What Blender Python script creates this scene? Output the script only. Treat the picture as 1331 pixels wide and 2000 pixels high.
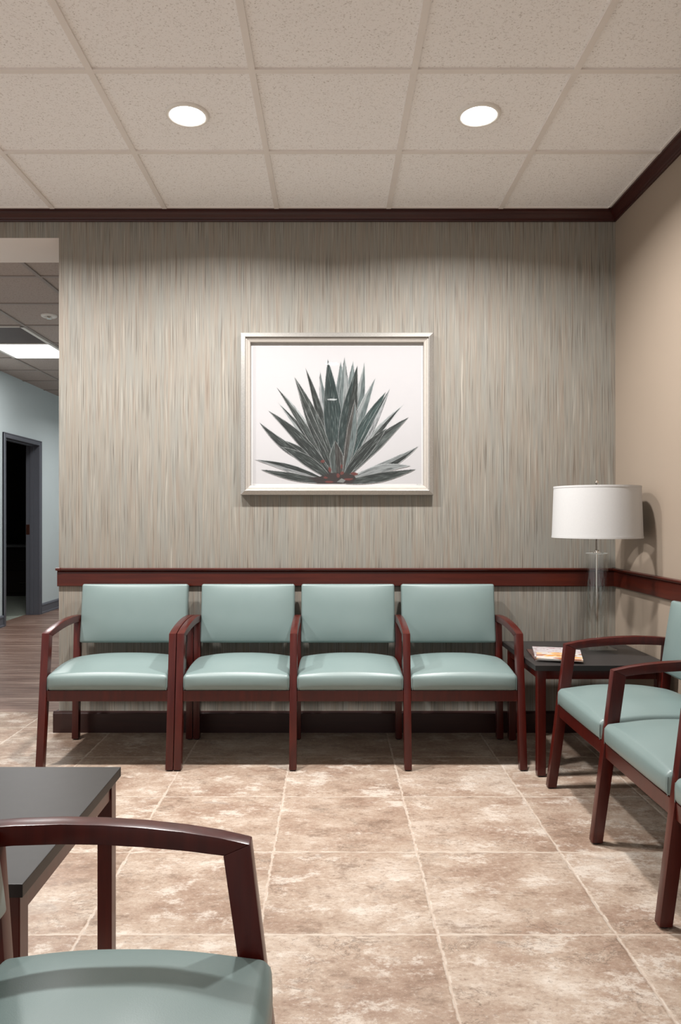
import bpy, bmesh, math, random
from mathutils import Vector, Matrix

# ------------------------------------------------------------------ reset
for o in list(bpy.data.objects):
    bpy.data.objects.remove(o, do_unlink=True)
scene = bpy.context.scene
COL = scene.collection
random.seed(11)
PI = math.pi

# ------------------------------------------------------------------ camera
EYE = 1.187
cam_data = bpy.data.cameras.new('camera')
cam = bpy.data.objects.new('camera', cam_data)
COL.objects.link(cam)
cam.location = (0, 0, EYE)
cam.rotation_euler = (PI / 2, 0, 0)
cam_data.sensor_fit = 'VERTICAL'
cam_data.sensor_height = 36.0
cam_data.sensor_width = 24.0
cam_data.lens = 1420 / 2000 * 36.0
cam_data.shift_x = (665.5 - 648) / 2000
cam_data.shift_y = 8 / 2000
cam_data.clip_start = 0.02
scene.camera = cam

# ------------------------------------------------------------------ world, light levels, exposure
world = bpy.data.worlds.new('world')
scene.world = world
world.use_nodes = True
bg = world.node_tree.nodes['Background']
bg.inputs['Color'].default_value = (1.0, 0.985, 0.965, 1)
bg.inputs['Strength'].default_value = 0.80
DOWNLIGHT_W = 46.0
REAR_LIGHT_W = 14.0
DOWNLIGHT_SPREAD = 154.0
CORRIDOR_TROFFER_W = 36.0
CORRIDOR_DOWNLIGHT_W = 24.0
DOWNLIGHT_COLOR = (1.0, 0.985, 0.968)
CORRIDOR_COLOR = (1.0, 0.99, 0.97)
scene.view_settings.view_transform = 'Standard'
scene.view_settings.look = 'None'
scene.view_settings.exposure = 0.0
scene.view_settings.gamma = 1.0
scene.view_settings.use_curve_mapping = False

# ------------------------------------------------------------------ helpers
def srgb(r, g, b):
    def f(c):
        c /= 255.0
        return c / 12.92 if c <= 0.04045 else ((c + 0.055) / 1.055) ** 2.4
    return (f(r), f(g), f(b), 1.0)


class NT:
    """Small wrapper to write node trees briefly."""
    def __init__(self, name, rough=0.5, spec=0.5):
        self.m = bpy.data.materials.new(name)
        self.m.use_nodes = True
        self.t = self.m.node_tree
        self.b = self.t.nodes['Principled BSDF']
        self.b.inputs['Roughness'].default_value = rough
        self.b.inputs['Specular IOR Level'].default_value = spec

    def n(self, typ, **kw):
        nd = self.t.nodes.new(typ)
        for k, v in kw.items():
            if k in nd.inputs.keys() if isinstance(k, str) else False:
                nd.inputs[k].default_value = v
            else:
                setattr(nd, k, v)
        return nd

    def l(self, a, b):
        self.t.links.new(a, b)

    def coords(self, scale=(1, 1, 1), kind='Object', rot=(0, 0, 0), loc=(0, 0, 0)):
        tc = self.n('ShaderNodeTexCoord')
        mp = self.n('ShaderNodeMapping')
        mp.inputs['Scale'].default_value = scale
        mp.inputs['Rotation'].default_value = rot
        mp.inputs['Location'].default_value = loc
        self.l(tc.outputs[kind], mp.inputs['Vector'])
        return mp.outputs['Vector']

    def noise(self, vec, scale=1.0, detail=4.0, rough=0.55, dist=0.0):
        nd = self.n('ShaderNodeTexNoise')
        nd.inputs['Scale'].default_value = scale
        nd.inputs['Detail'].default_value = detail
        nd.inputs['Roughness'].default_value = rough
        nd.inputs['Distortion'].default_value = dist
        self.l(vec, nd.inputs['Vector'])
        return nd.outputs['Fac']

    def ramp(self, fac, stops, interp='LINEAR'):
        nd = self.n('ShaderNodeValToRGB')
        cr = nd.color_ramp
        cr.interpolation = interp
        while len(cr.elements) < len(stops):
            cr.elements.new(0.5)
        for e, (p, c) in zip(cr.elements, stops):
            e.position = p
            e.color = c if len(c) == 4 else (*c, 1)
        self.l(fac, nd.inputs['Fac'])
        return nd.outputs['Color']

    def mix(self, fac, a, b, mode='MIX'):
        nd = self.n('ShaderNodeMix')
        nd.data_type = 'RGBA'
        nd.blend_type = mode
        for sock, v in ((nd.inputs[0], fac), (nd.inputs[6], a), (nd.inputs[7], b)):
            if isinstance(v, (float, int)):
                sock.default_value = v
            elif isinstance(v, tuple):
                sock.default_value = v
            else:
                self.l(v, sock)
        return nd.outputs[2]

    def math(self, op, a, b=None, clamp=False):
        nd = self.n('ShaderNodeMath')
        nd.operation = op
        nd.use_clamp = clamp
        for i, v in enumerate((a, b)):
            if v is None:
                continue
            if isinstance(v, (float, int)):
                nd.inputs[i].default_value = v
            else:
                self.l(v, nd.inputs[i])
        return nd.outputs[0]

    def color(self, c):
        if isinstance(c, tuple):
            self.b.inputs['Base Color'].default_value = c
        else:
            self.l(c, self.b.inputs['Base Color'])

    def bump(self, h, strength=0.3, dist=0.002):
        nd = self.n('ShaderNodeBump')
        nd.inputs['Strength'].default_value = strength
        nd.inputs['Distance'].default_value = dist
        self.l(h, nd.inputs['Height'])
        self.l(nd.outputs['Normal'], self.b.inputs['Normal'])


def g(v):
    return (v, v, v, 1)


# ------------------------------------------------------------------ materials
def mat_plain(name, col, rough=0.5, spec=0.5, metal=0.0, var=0.06, scale=6.0):
    t = NT(name, rough, spec)
    f = t.noise(t.coords(), scale, 3)
    a = tuple(max(0, c * (1 - var)) for c in col[:3]) + (1,)
    b = tuple(min(1, c * (1 + var)) for c in col[:3]) + (1,)
    t.color(t.ramp(f, [(0.3, a), (0.7, b)]))
    t.b.inputs['Metallic'].default_value = metal
    return t.m


def mat_wallpaper():
    t = NT('striated_wallpaper', 0.62, 0.35)
    # wavy strands: shift X a little along Z
    base = t.coords((1, 1, 1))
    wob = t.noise(t.coords((14, 14, 3.0)), 1.0, 2)
    sep = t.n('ShaderNodeSeparateXYZ'); t.l(base, sep.inputs[0])
    xo = t.math('ADD', t.math('ADD', sep.outputs[0], sep.outputs[1]), t.math('MULTIPLY', t.math('SUBTRACT', wob, 0.5), 0.012))
    def strand(fx, fz, detail, seed):
        c = t.n('ShaderNodeCombineXYZ')
        t.l(t.math('MULTIPLY', xo, fx), c.inputs[0])
        c.inputs[1].default_value = seed
        t.l(t.math('MULTIPLY', sep.outputs[2], fz), c.inputs[2])
        return t.noise(c.outputs[0], 1.0, detail, 0.55)
    fine = strand(200, 3.0, 2.0, 3.0)
    mid = strand(80, 1.9, 2.0, 9.0)
    broad = strand(24, 1.6, 2.0, 17.0)
    lightc, base1, base2, warm, dark = srgb(164, 157, 146), srgb(136, 128, 117), srgb(131, 127, 118), srgb(128, 116, 104), srgb(84, 75, 66)
    c = t.ramp(mid, [(0.30, warm), (0.46, base1), (0.60, base2), (0.75, lightc)])
    c = t.mix(t.ramp(broad, [(0.42, g(0)), (0.62, g(0.55))]), c, srgb(129, 129, 123))
    c = t.mix(t.ramp(fine, [(0.30, g(0.8)), (0.45, g(0))]), c, dark)
    c = t.mix(t.ramp(fine, [(0.58, g(0)), (0.72, g(0.7))]), c, lightc)
    t.color(c)
    t.bump(fine, 0.25, 0.001)
    return t.m


def mat_paint(name, col, rough=0.55):
    t = NT(name, rough, 0.4)
    f = t.noise(t.coords(), 2.5, 3)
    a = tuple(c * 0.97 for c in col[:3]) + (1,)
    t.color(t.ramp(f, [(0.3, a), (0.7, col)]))
    t.bump(t.noise(t.coords(), 260, 2), 0.12, 0.001)
    return t.m


def mat_ceiling_tile(name, light, dark):
    t = NT(name, 0.9, 0.1)
    f = t.noise(t.coords(), 130, 3, 0.7)
    f2 = t.noise(t.coords(), 60, 4, 0.7)
    c = t.ramp(f, [(0.30, dark), (0.44, light), (1.0, light)])
    c = t.mix(t.ramp(f2, [(0.30, g(0.45)), (0.42, g(0))]), c, dark)
    t.color(c)
    t.bump(f, 0.4, 0.002)
    return t.m


TILE = 0.5065
def mat_floor_tile():
    t = NT('travertine_look_floor_tile', 0.42, 0.4)
    pos = t.coords((1, 1, 1), loc=(-0.301, -2.061, 0))
    sep = t.n('ShaderNodeSeparateXYZ'); t.l(pos, sep.inputs[0])
    # rough joint edges
    jag = t.noise(t.coords(), 22, 5, 0.65)
    jx = t.math('ADD', sep.outputs[0], t.math('MULTIPLY', t.math('SUBTRACT', jag, 0.5), 0.008))
    jag2 = t.noise(t.coords(loc=(7, 3, 1)), 22, 5, 0.65)
    jy = t.math('ADD', sep.outputs[1], t.math('MULTIPLY', t.math('SUBTRACT', jag2, 0.5), 0.004))
    tx = t.math('DIVIDE', jx, TILE); ty = t.math('DIVIDE', jy, TILE)
    def edge(v):
        fr = t.math('FRACT', t.math('ADD', v, 0.5))
        return t.math('ABSOLUTE', t.math('SUBTRACT', fr, 0.5))
    d = t.math('MINIMUM', edge(tx), edge(ty))
    # per tile offset of the pattern
    ix = t.math('FLOOR', tx); iy = t.math('FLOOR', ty)
    cmb = t.n('ShaderNodeCombineXYZ')
    t.l(ix, cmb.inputs[0]); t.l(iy, cmb.inputs[1])
    wn = t.n('ShaderNodeTexWhiteNoise'); wn.noise_dimensions = '3D'
    t.l(cmb.outputs[0], wn.inputs['Vector'])
    off = t.n('ShaderNodeVectorMath'); off.operation = 'MULTIPLY_ADD'
    t.l(wn.outputs['Color'], off.inputs[0]); off.inputs[1].default_value = (9, 9, 9)
    sc = t.n('ShaderNodeVectorMath'); sc.operation = 'MULTIPLY'
    t.l(pos, sc.inputs[0]); sc.inputs[1].default_value = (0.72, 1.15, 1)
    t.l(sc.outputs[0], off.inputs[2])
    vec = off.outputs[0]
    big = t.noise(vec, 3.2, 15, 0.74, 0.0)
    med = t.noise(vec, 8, 15, 0.80, 0.1)
    fin = t.noise(vec, 90, 6, 0.85)
    c = t.ramp(big, [(0.30, srgb(124, 101, 84)), (0.42, srgb(148, 124, 107)), (0.52, srgb(167, 147, 130)), (0.62, srgb(185, 169, 154)), (0.74, srgb(205, 195, 185))])
    c = t.mix(t.ramp(med, [(0.53, g(0)), (0.60, g(0.75))]), c, srgb(203, 192, 180))
    c = t.mix(t.ramp(med, [(0.38, g(0.7)), (0.46, g(0))]), c, srgb(120, 99, 84))
    gr = t.noise(vec, 6.5, 6, 0.7, 1.0)
    c = t.mix(t.ramp(gr, [(0.60, g(0)), (0.74, g(0.45))]), c, srgb(141, 136, 130))
    vein = t.math('ABSOLUTE', t.math('SUBTRACT', t.noise(vec, 7.5, 8, 0.72, 1.4), 0.5))
    vmask = t.math('MULTIPLY', t.ramp(vein, [(0.0, g(1)), (0.016, g(0))]), t.ramp(t.noise(vec, 5.0, 2), [(0.52, g(0)), (0.62, g(1))]))
    c = t.mix(t.math('MULTIPLY', vmask, 0.8), c, srgb(93, 79, 67))
    c = t.mix(t.ramp(fin, [(0.36, g(0.6)), (0.46, g(0))]), c, srgb(103, 84, 72))
    c = t.mix(t.ramp(fin, [(0.55, g(0)), (0.66, g(0.5))]), c, srgb(213, 205, 193))
    # chipped light rim and the joint
    rim = t.math('MULTIPLY', t.ramp(d, [(0.006, g(1)), (0.013, g(0))]), t.ramp(t.noise(vec, 26, 4), [(0.48, g(0)), (0.58, g(0.8))]))
    c = t.mix(rim, c, srgb(211, 203, 191))
    joint = t.ramp(d, [(0.0034, g(1)), (0.0062, g(0))])
    c = t.mix(joint, c, srgb(186, 169, 154))
    t.color(c)
    t.l(t.ramp(med, [(0.3, g(0.33)), (0.7, g(0.50))]), t.b.inputs['Roughness'])
    h = t.math('ADD', t.math('MULTIPLY', med, 0.35), t.ramp(d, [(0.002, g(0)), (0.016, g(1))]))
    t.bump(h, 0.35, 0.004)
    return t.m


def mat_wood(name, c_dark, c_mid, c_light, rough=0.32, scale=(3, 60, 60), coat=0.15):
    t = NT(name, rough, 0.38)
    f = t.noise(t.coords(scale), 1.0, 4, 0.6, 0.4)
    f2 = t.noise(t.coords(), 5, 3)
    c = t.ramp(f, [(0.28, c_dark), (0.5, c_mid), (0.74, c_light)])
    c = t.mix(t.ramp(f2, [(0.4, g(0)), (0.7, g(0.35))]), c, c_dark)
    t.color(c)
    t.b.inputs['Coat Weight'].default_value = coat
    t.b.inputs['Coat Roughness'].default_value = 0.22
    return t.m


def mat_planks():
    t = NT('walnut_plank_floor', 0.4, 0.4)
    pos = t.coords()
    sep = t.n('ShaderNodeSeparateXYZ'); t.l(pos, sep.inputs[0])
    row = t.math('DIVIDE', sep.outputs[1], 0.125)
    ir = t.math('FLOOR', row)
    wn = t.n('ShaderNodeTexWhiteNoise'); wn.noise_dimensions = '1D'
    t.l(ir, wn.inputs['W'])
    xs = t.math('ADD', t.math('DIVIDE', sep.outputs[0], 1.2), t.math('MULTIPLY', wn.outputs['Value'], 3.7))
    ic = t.math('FLOOR', xs)
    wn2 = t.n('ShaderNodeTexWhiteNoise'); wn2.noise_dimensions = '2D'
    cc = t.n('ShaderNodeCombineXYZ'); t.l(ir, cc.inputs[0]); t.l(ic, cc.inputs[1])
    t.l(cc.outputs[0], wn2.inputs['Vector'])
    v2 = t.n('ShaderNodeCombineXYZ')
    t.l(t.math('MULTIPLY', sep.outputs[0], 1.6), v2.inputs[0])
    t.l(t.math('MULTIPLY', sep.outputs[1], 60), v2.inputs[1])
    t.l(t.math('MULTIPLY', wn2.outputs['Value'], 20), v2.inputs[2])
    f = t.noise(v2.outputs[0], 1.0, 4, 0.6, 0.3)
    c = t.ramp(f, [(0.30, srgb(74, 52, 44)), (0.5, srgb(128, 102, 90)), (0.68, srgb(186, 164, 150))])
    c = t.mix(t.math('MULTIPLY', wn2.outputs['Value'], 0.4), c, srgb(92, 68, 58))
    fr = t.math('ABSOLUTE', t.math('SUBTRACT', t.math('FRACT', row), 0.5))
    c = t.mix(t.ramp(fr, [(0.485, g(0)), (0.498, g(0.7))]), c, srgb(60, 44, 38))
    t.color(c)
    return t.m


def mat_vinyl():
    t = NT('sage_vinyl', 0.38, 0.55)
    f = t.noise(t.coords(), 4, 3)
    t.color(t.ramp(f, [(0.3, srgb(112, 129, 127)), (0.7, srgb(117, 133, 131))]))
    v = t.n('ShaderNodeTexVoronoi'); v.inputs['Scale'].default_value = 420
    t.l(t.coords(), v.inputs['Vector'])
    t.bump(v.outputs['Distance'], 0.10, 0.0006)
    return t.m


def mat_emit(name, col, strength):
    t = NT(name, 0.5)
    t.color((0.8, 0.8, 0.8, 1))
    t.b.inputs['Emission Color'].default_value = col
    t.b.inputs['Emission Strength'].default_value = strength
    return t.m


def mat_glass(name, tint=(0.97, 0.99, 0.98, 1), ior=1.45, rough=0.0):
    t = NT(name, rough)
    t.b.inputs['Base Color'].default_value = tint
    t.b.inputs['Transmission Weight'].default_value = 1.0
    t.b.inputs['IOR'].default_value = ior
    return t.m


def mat_pane(name, ior=1.45, tint=(1, 1, 1, 1)):
    """Thin clear pane: lets light straight through, mirrors at the Fresnel rate."""
    m = bpy.data.materials.new(name); m.use_nodes = True
    nt = m.node_tree
    for n in list(nt.nodes):
        nt.nodes.remove(n)
    out = nt.nodes.new('ShaderNodeOutputMaterial')
    mix = nt.nodes.new('ShaderNodeMixShader')
    tr = nt.nodes.new('ShaderNodeBsdfTransparent')
    gl = nt.nodes.new('ShaderNodeBsdfGlossy'); gl.inputs['Roughness'].default_value = 0.02
    fr = nt.nodes.new('ShaderNodeFresnel'); fr.inputs['IOR'].default_value = ior; tr.inputs['Color'].default_value = tint
    geo = nt.nodes.new('ShaderNodeNewGeometry')
    inv = nt.nodes.new('ShaderNodeMath'); inv.operation = 'SUBTRACT'; inv.inputs[0].default_value = 1.0
    mul = nt.nodes.new('ShaderNodeMath'); mul.operation = 'MULTIPLY'
    nt.links.new(geo.outputs['Backfacing'], inv.inputs[1])
    nt.links.new(fr.outputs[0], mul.inputs[0]); nt.links.new(inv.outputs[0], mul.inputs[1])
    nt.links.new(mul.outputs[0], mix.inputs[0]); nt.links.new(tr.outputs[0], mix.inputs[1])
    nt.links.new(gl.outputs[0], mix.inputs[2]); nt.links.new(mix.outputs[0], out.inputs[0])
    return m


def mat_leaf_print():
    """Ink of the printed agave: tone per leaf in a colour attribute, fine streaks along the leaf."""
    t = NT('printed_agave_ink', 0.6, 0.2)
    at = t.n('ShaderNodeAttribute'); at.attribute_name = 'tone'
    uv = t.n('ShaderNodeAttribute'); uv.attribute_name = 'along'
    mp = t.n('ShaderNodeMapping'); mp.inputs['Scale'].default_value = (0.9, 6.0, 7)
    t.l(uv.outputs['Vector'], mp.inputs['Vector'])
    f = t.noise(mp.outputs[0], 1.0, 4, 0.6)
    c = t.mix(t.ramp(f, [(0.36, g(0.75)), (0.50, g(0))]), at.outputs['Color'], srgb(14, 18, 17))
    c = t.mix(t.ramp(f, [(0.54, g(0)), (0.70, g(0.6))]), c, srgb(128, 134, 132))
    t.color(c)
    return t.m


def mat_cover(name, kind):
    t = NT(name, 0.25, 0.5)
    vec = t.coords()
    sep = t.n('ShaderNodeSeparateXYZ'); t.l(vec, sep.inputs[0])
    v = t.n('ShaderNodeTexVoronoi'); v.inputs['Scale'].default_value = 17
    mp = t.coords((1, 1.5, 0), rot=(0, 0, 0.3))
    t.l(mp, v.inputs['Vector'])
    if kind == 'pastry':
        food = t.ramp(v.outputs['Distance'], [(0.0, srgb(196, 112, 38)), (0.32, srgb(214, 150, 76)), (0.50, srgb(222, 184, 128)), (0.56, srgb(206, 198, 190))])
        hue = t.n('ShaderNodeSeparateColor'); t.l(v.outputs['Color'], hue.inputs[0])
        food = t.mix(t.ramp(hue.outputs[0], [(0.72, g(0)), (0.76, g(0.8))], 'LINEAR'), food, srgb(157, 77, 38))
        food = t.mix(t.ramp(hue.outputs[1], [(0.80, g(0)), (0.84, g(0.7))]), food, srgb(198, 192, 186))
        top = t.ramp(sep.outputs[1], [(0.50, g(0)), (0.53, g(1))])
        # sep is in metres: rescale so 0..0.275 -> 0..1
        yy = t.math('DIVIDE', sep.outputs[1], 0.275)
        top = t.ramp(yy, [(0.60, g(0)), (0.66, g(1))])
        v2 = t.n('ShaderNodeTexVoronoi'); v2.inputs['Scale'].default_value = 60
        t.l(t.coords((1, 1.4, 0)), v2.inputs['Vector'])
        rows = t.math('SINE', t.math('MULTIPLY', sep.outputs[1], 190))
        spots = t.math('MULTIPLY', t.ramp(v2.outputs['Distance'], [(0.25, g(1)), (0.40, g(0))]), t.ramp(rows, [(0.5, g(0)), (0.65, g(1))]))
        head = t.mix(spots, srgb(197, 189, 190), srgb(141, 35, 74))
        t.color(t.mix(top, food, head))
    elif kind == 'pale':
        v3 = t.ramp(t.noise(t.coords((26, 80, 1)), 1.0, 2), [(0.52, srgb(198, 195, 194)), (0.6, srgb(165, 120, 128))])
        t.color(v3)
    else:
        t.color(t.ramp(t.noise(t.coords(), 16, 2), [(0.4, srgb(67, 32, 29)), (0.6, srgb(96, 67, 62))]))
    return t.m


M = {
    'wallpaper': mat_wallpaper(),
    'tan': mat_paint('tan_wall_paint', srgb(152, 137, 122)),
    'corridor': mat_paint('pale_blue_grey_wall_paint', srgb(196, 206, 208)),
    'soffit': mat_paint('soffit_paint', srgb(236, 228, 221)),
    'ceil': mat_ceiling_tile('acoustic_ceiling_tile', srgb(248, 246, 245), srgb(196, 190, 185)),
    'ceil_shaded': mat_ceiling_tile('shade_toned_ceiling_tile', srgb(176, 164, 157), srgb(132, 122, 115)),  # same tile as the room, the corridor's low light put into its colour
    'grid_shaded': mat_plain('shade_toned_grid_enamel', srgb(150, 140, 134), 0.45, 0.4, 0, 0.02),  # room's grid enamel with the corridor shade darkened into the colour
    'grid': mat_plain('ceiling_grid_enamel', srgb(232, 226, 221), 0.45, 0.4, 0, 0.02),
    'floor': mat_floor_tile(),
    'plank': mat_planks(),
    'carpet': mat_plain('grey_green_carpet', srgb(142, 148, 138), 0.95, 0.1, 0, 0.18, 90),
    'mahogany': mat_wood('mahogany_finish', srgb(58, 13, 9), srgb(70, 17, 11), srgb(80, 22, 14), 0.30, (40, 40, 3.5)),
    'trimwood': mat_wood('mahogany_trim', srgb(56, 15, 7), srgb(68, 20, 9), srgb(78, 26, 12), 0.30, (3, 3, 60)),
    'crownwood': mat_wood('dark_mahogany_crown', srgb(44, 11, 8), srgb(54, 15, 10), srgb(62, 20, 13), 0.38, (3, 3, 60)),
    'basewood': mat_wood('dark_mahogany_base', srgb(42, 18, 15), srgb(48, 21, 17), srgb(54, 25, 20), 0.38, (3, 3, 60)),
    'vinyl': mat_vinyl(),
    'glide': mat_plain('black_plastic', srgb(24, 22, 22), 0.5),
    'laminate': mat_plain('charcoal_laminate', srgb(50, 47, 46), 0.42, 0.3, 0, 0.06, 40),
    'lamedge': mat_plain('black_laminate_edge', srgb(34, 31, 30), 0.45, 0.4, 0, 0.06, 40),
    'champagne': mat_plain('champagne_silver_leaf', srgb(170, 167, 162), 0.36, 0.6, 0.7, 0.10, 160),
    'liner': mat_plain('cream_frame_liner', srgb(168, 161, 153), 0.5, 0.4, 0.1, 0.03, 60),
    'paper': mat_plain('white_print_paper', srgb(192, 191, 190), 0.7, 0.2, 0, 0.01),
    'printbg': mat_plain('pale_grey_print_ground', srgb(174, 172, 173), 0.7, 0.2, 0, 0.012, 2),
    'leafink': mat_leaf_print(),
    'inkdark': mat_plain('pencil_mark', srgb(120, 118, 116), 0.8),
    'pane': mat_pane('picture_glass'),
    'crystal': mat_glass('clear_crystal'),
    'rimglass': mat_plain('polished_glass_rim', srgb(196, 200, 196), 0.1, 0.8),
    'tubeglass': mat_pane('clear_tube_glass', 1.85, (0.97, 0.975, 0.97, 1)),
    'chrome': mat_plain('polished_nickel', srgb(205, 198, 190), 0.12, 0.5, 1.0, 0.02),
    'shade': mat_plain('white_linen_shade', srgb(190, 189, 188), 0.85, 0.15, 0, 0.015, 120),
    'bulb': mat_plain('frosted_bulb_glass', srgb(240, 238, 232), 0.4),
    'lens': mat_emit('lit_downlight_lens', (1.0, 0.985, 0.96, 1), 22.0),
    'trim_white': mat_plain('white_enamel', srgb(232, 228, 222), 0.4, 0.4, 0, 0.01),
    'troffer_lens': mat_emit('lit_troffer_lens', (1.0, 0.99, 0.98, 1), 6.0),
    'troffer_dark': mat_plain('dim_troffer_reflector', srgb(92, 84, 82), 0.6, 0.3, 0, 0.04),
    'doorgrey': mat_plain('slate_grey_door_paint', srgb(92, 94, 102), 0.42, 0.4, 0, 0.03),
    'bronze': mat_plain('bronze_strike', srgb(92, 56, 44), 0.35, 0.5, 0.7),
    'darkwall': mat_plain('dark_room_paint', srgb(70, 68, 66), 0.8),
    'ebony': mat_plain('ebony_veneer', srgb(34, 26, 24), 0.4),
    'stone': mat_plain('grey_counter_stone', srgb(120, 122, 124), 0.3),
    'pages': mat_plain('magazine_pages', srgb(190, 187, 182), 0.7, 0.2, 0, 0.08, 300),
    'cover_pastry': mat_cover('pastry_cover', 'pastry'),
    'cover_pale': mat_cover('pale_cover', 'pale'),
    'cover_dark': mat_cover('dark_cover', 'dark'),
}


# ------------------------------------------------------------------ mesh helpers
def new_obj(name, bm, mats, parent=None, smooth=None, loc=None, rotz=0.0):
    me = bpy.data.meshes.new(name)
    bm.normal_update()
    bm.to_mesh(me); bm.free()
    if not isinstance(mats, (list, tuple)):
        mats = [mats]
    for m in mats:
        me.materials.append(m)
    if smooth is not None:
        for p in me.polygons:
            p.use_smooth = True
        me.set_sharp_from_angle(angle=math.radians(smooth))
    o = bpy.data.objects.new(name, me)
    COL.objects.link(o)
    if parent is not None:
        o.parent = parent
    if loc is not None:
        o.location = loc
    o.rotation_euler.z = rotz
    return o


def tag(o, label, cat, group=None):
    o['label'] = label; o['category'] = cat
    if group:
        o['group'] = group
    return o


def thing(name, label, cat, loc=(0, 0, 0), rotz=0.0, group=None):
    o = bpy.data.objects.new(name, None)
    o.empty_display_size = 0.1
    COL.objects.link(o)
    o.location = loc; o.rotation_euler = (0, 0, rotz)
    return tag(o, label, cat, group)


def structure(name, bm, mats, smooth=None, parent=None):
    o = new_obj(name, bm, mats, parent, smooth)
    o['kind'] = 'structure'
    return o


def add_box(bm, x0, x1, y0, y1, z0, z1, bev=0.0, seg=2, mi=0):
    r = bmesh.ops.create_cube(bm, size=1.0)
    vs = r['verts']
    for v in vs:
        v.co = Vector(((x0 + x1) / 2 + v.co.x * (x1 - x0), (y0 + y1) / 2 + v.co.y * (y1 - y0), (z0 + z1) / 2 + v.co.z * (z1 - z0)))
    fs = set(f for v in vs for f in v.link_faces)
    for f in fs:
        f.material_index = mi
    if bev > 0:
        es = list(set(e for v in vs for e in v.link_edges))
        bmesh.ops.bevel(bm, geom=es, offset=bev, segments=seg, profile=0.6, affect='EDGES', material=mi)
    return bm


def box(*a, **k):
    return add_box(bmesh.new(), *a, **k)


def add_prism(bm, pts, axis, a0, a1, bev=0.0, seg=2):
    """Extrude closed outline pts (2D) along axis: 'x' -> pts are (y,z); 'y' -> (x,z); 'z' -> (x,y)."""
    def mk(p, a):
        return {'x': (a, p[0], p[1]), 'y': (p[0], a, p[1]), 'z': (p[0], p[1], a)}[axis]
    v0 = [bm.verts.new(mk(p, a0)) for p in pts]
    v1 = [bm.verts.new(mk(p, a1)) for p in pts]
    n = len(pts)
    fs = [bm.faces.new(v0), bm.faces.new(list(reversed(v1)))]
    for i in range(n):
        fs.append(bm.faces.new((v0[i], v1[i], v1[(i + 1) % n], v0[(i + 1) % n])))
    bmesh.ops.recalc_face_normals(bm, faces=fs)
    if bev > 0:
        es = [e for f in fs[:2] for e in f.edges] + [e for e in set(e for f in fs for e in f.edges) if len(e.link_faces) == 2 and e.calc_face_angle(0) > 0.6]
        bmesh.ops.bevel(bm, geom=list(set(es)), offset=bev, segments=seg, profile=0.6, affect='EDGES')
    return bm


def prism(*a, **k):
    return add_prism(bmesh.new(), *a, **k)


def add_lathe(bm, prof, cx=0, cy=0, seg=48, cap=False):
    """Revolve (r, z) profile around vertical axis."""
    rings = []
    for r, z in prof:
        if r < 1e-6:
            rings.append([bm.verts.new((cx, cy, z))])
        else:
            rings.append([bm.verts.new((cx + r * math.cos(2 * PI * i / seg), cy + r * math.sin(2 * PI * i / seg), z)) for i in range(seg)])
    fs = []
    for a, b in zip(rings[:-1], rings[1:]):
        for i in range(seg):
            j = (i + 1) % seg
            if len(a) == 1 and len(b) == 1:
                continue
            if len(a) == 1:
                fs.append(bm.faces.new((a[0], b[i], b[j])))
            elif len(b) == 1:
                fs.append(bm.faces.new((a[i], b[0], a[j])))
            else:
                fs.append(bm.faces.new((a[i], b[i], b[j], a[j])))
    bmesh.ops.recalc_face_normals(bm, faces=fs)
    return bm


def lathe(prof, **k):
    return add_lathe(bmesh.new(), prof, **k)


def add_tube(bm, pts, r, seg=10):
    pts = [Vector(p) for p in pts]
    rings = []
    for i, p in enumerate(pts):
        d = (pts[min(i + 1, len(pts) - 1)] - pts[max(i - 1, 0)]).normalized()
        up = Vector((0, 0, 1)) if abs(d.z) < 0.9 else Vector((1, 0, 0))
        a = d.cross(up).normalized(); b = d.cross(a).normalized()
        rings.append([bm.verts.new(p + r * (math.cos(2 * PI * k / seg) * a + math.sin(2 * PI * k / seg) * b)) for k in range(seg)])
    fs = []
    for a, b in zip(rings[:-1], rings[1:]):
        for k in range(seg):
            fs.append(bm.faces.new((a[k], a[(k + 1) % seg], b[(k + 1) % seg], b[k])))
    fs.append(bm.faces.new(rings[0])); fs.append(bm.faces.new(list(reversed(rings[-1]))))
    bmesh.ops.recalc_face_normals(bm, faces=fs)
    return bm


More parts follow.
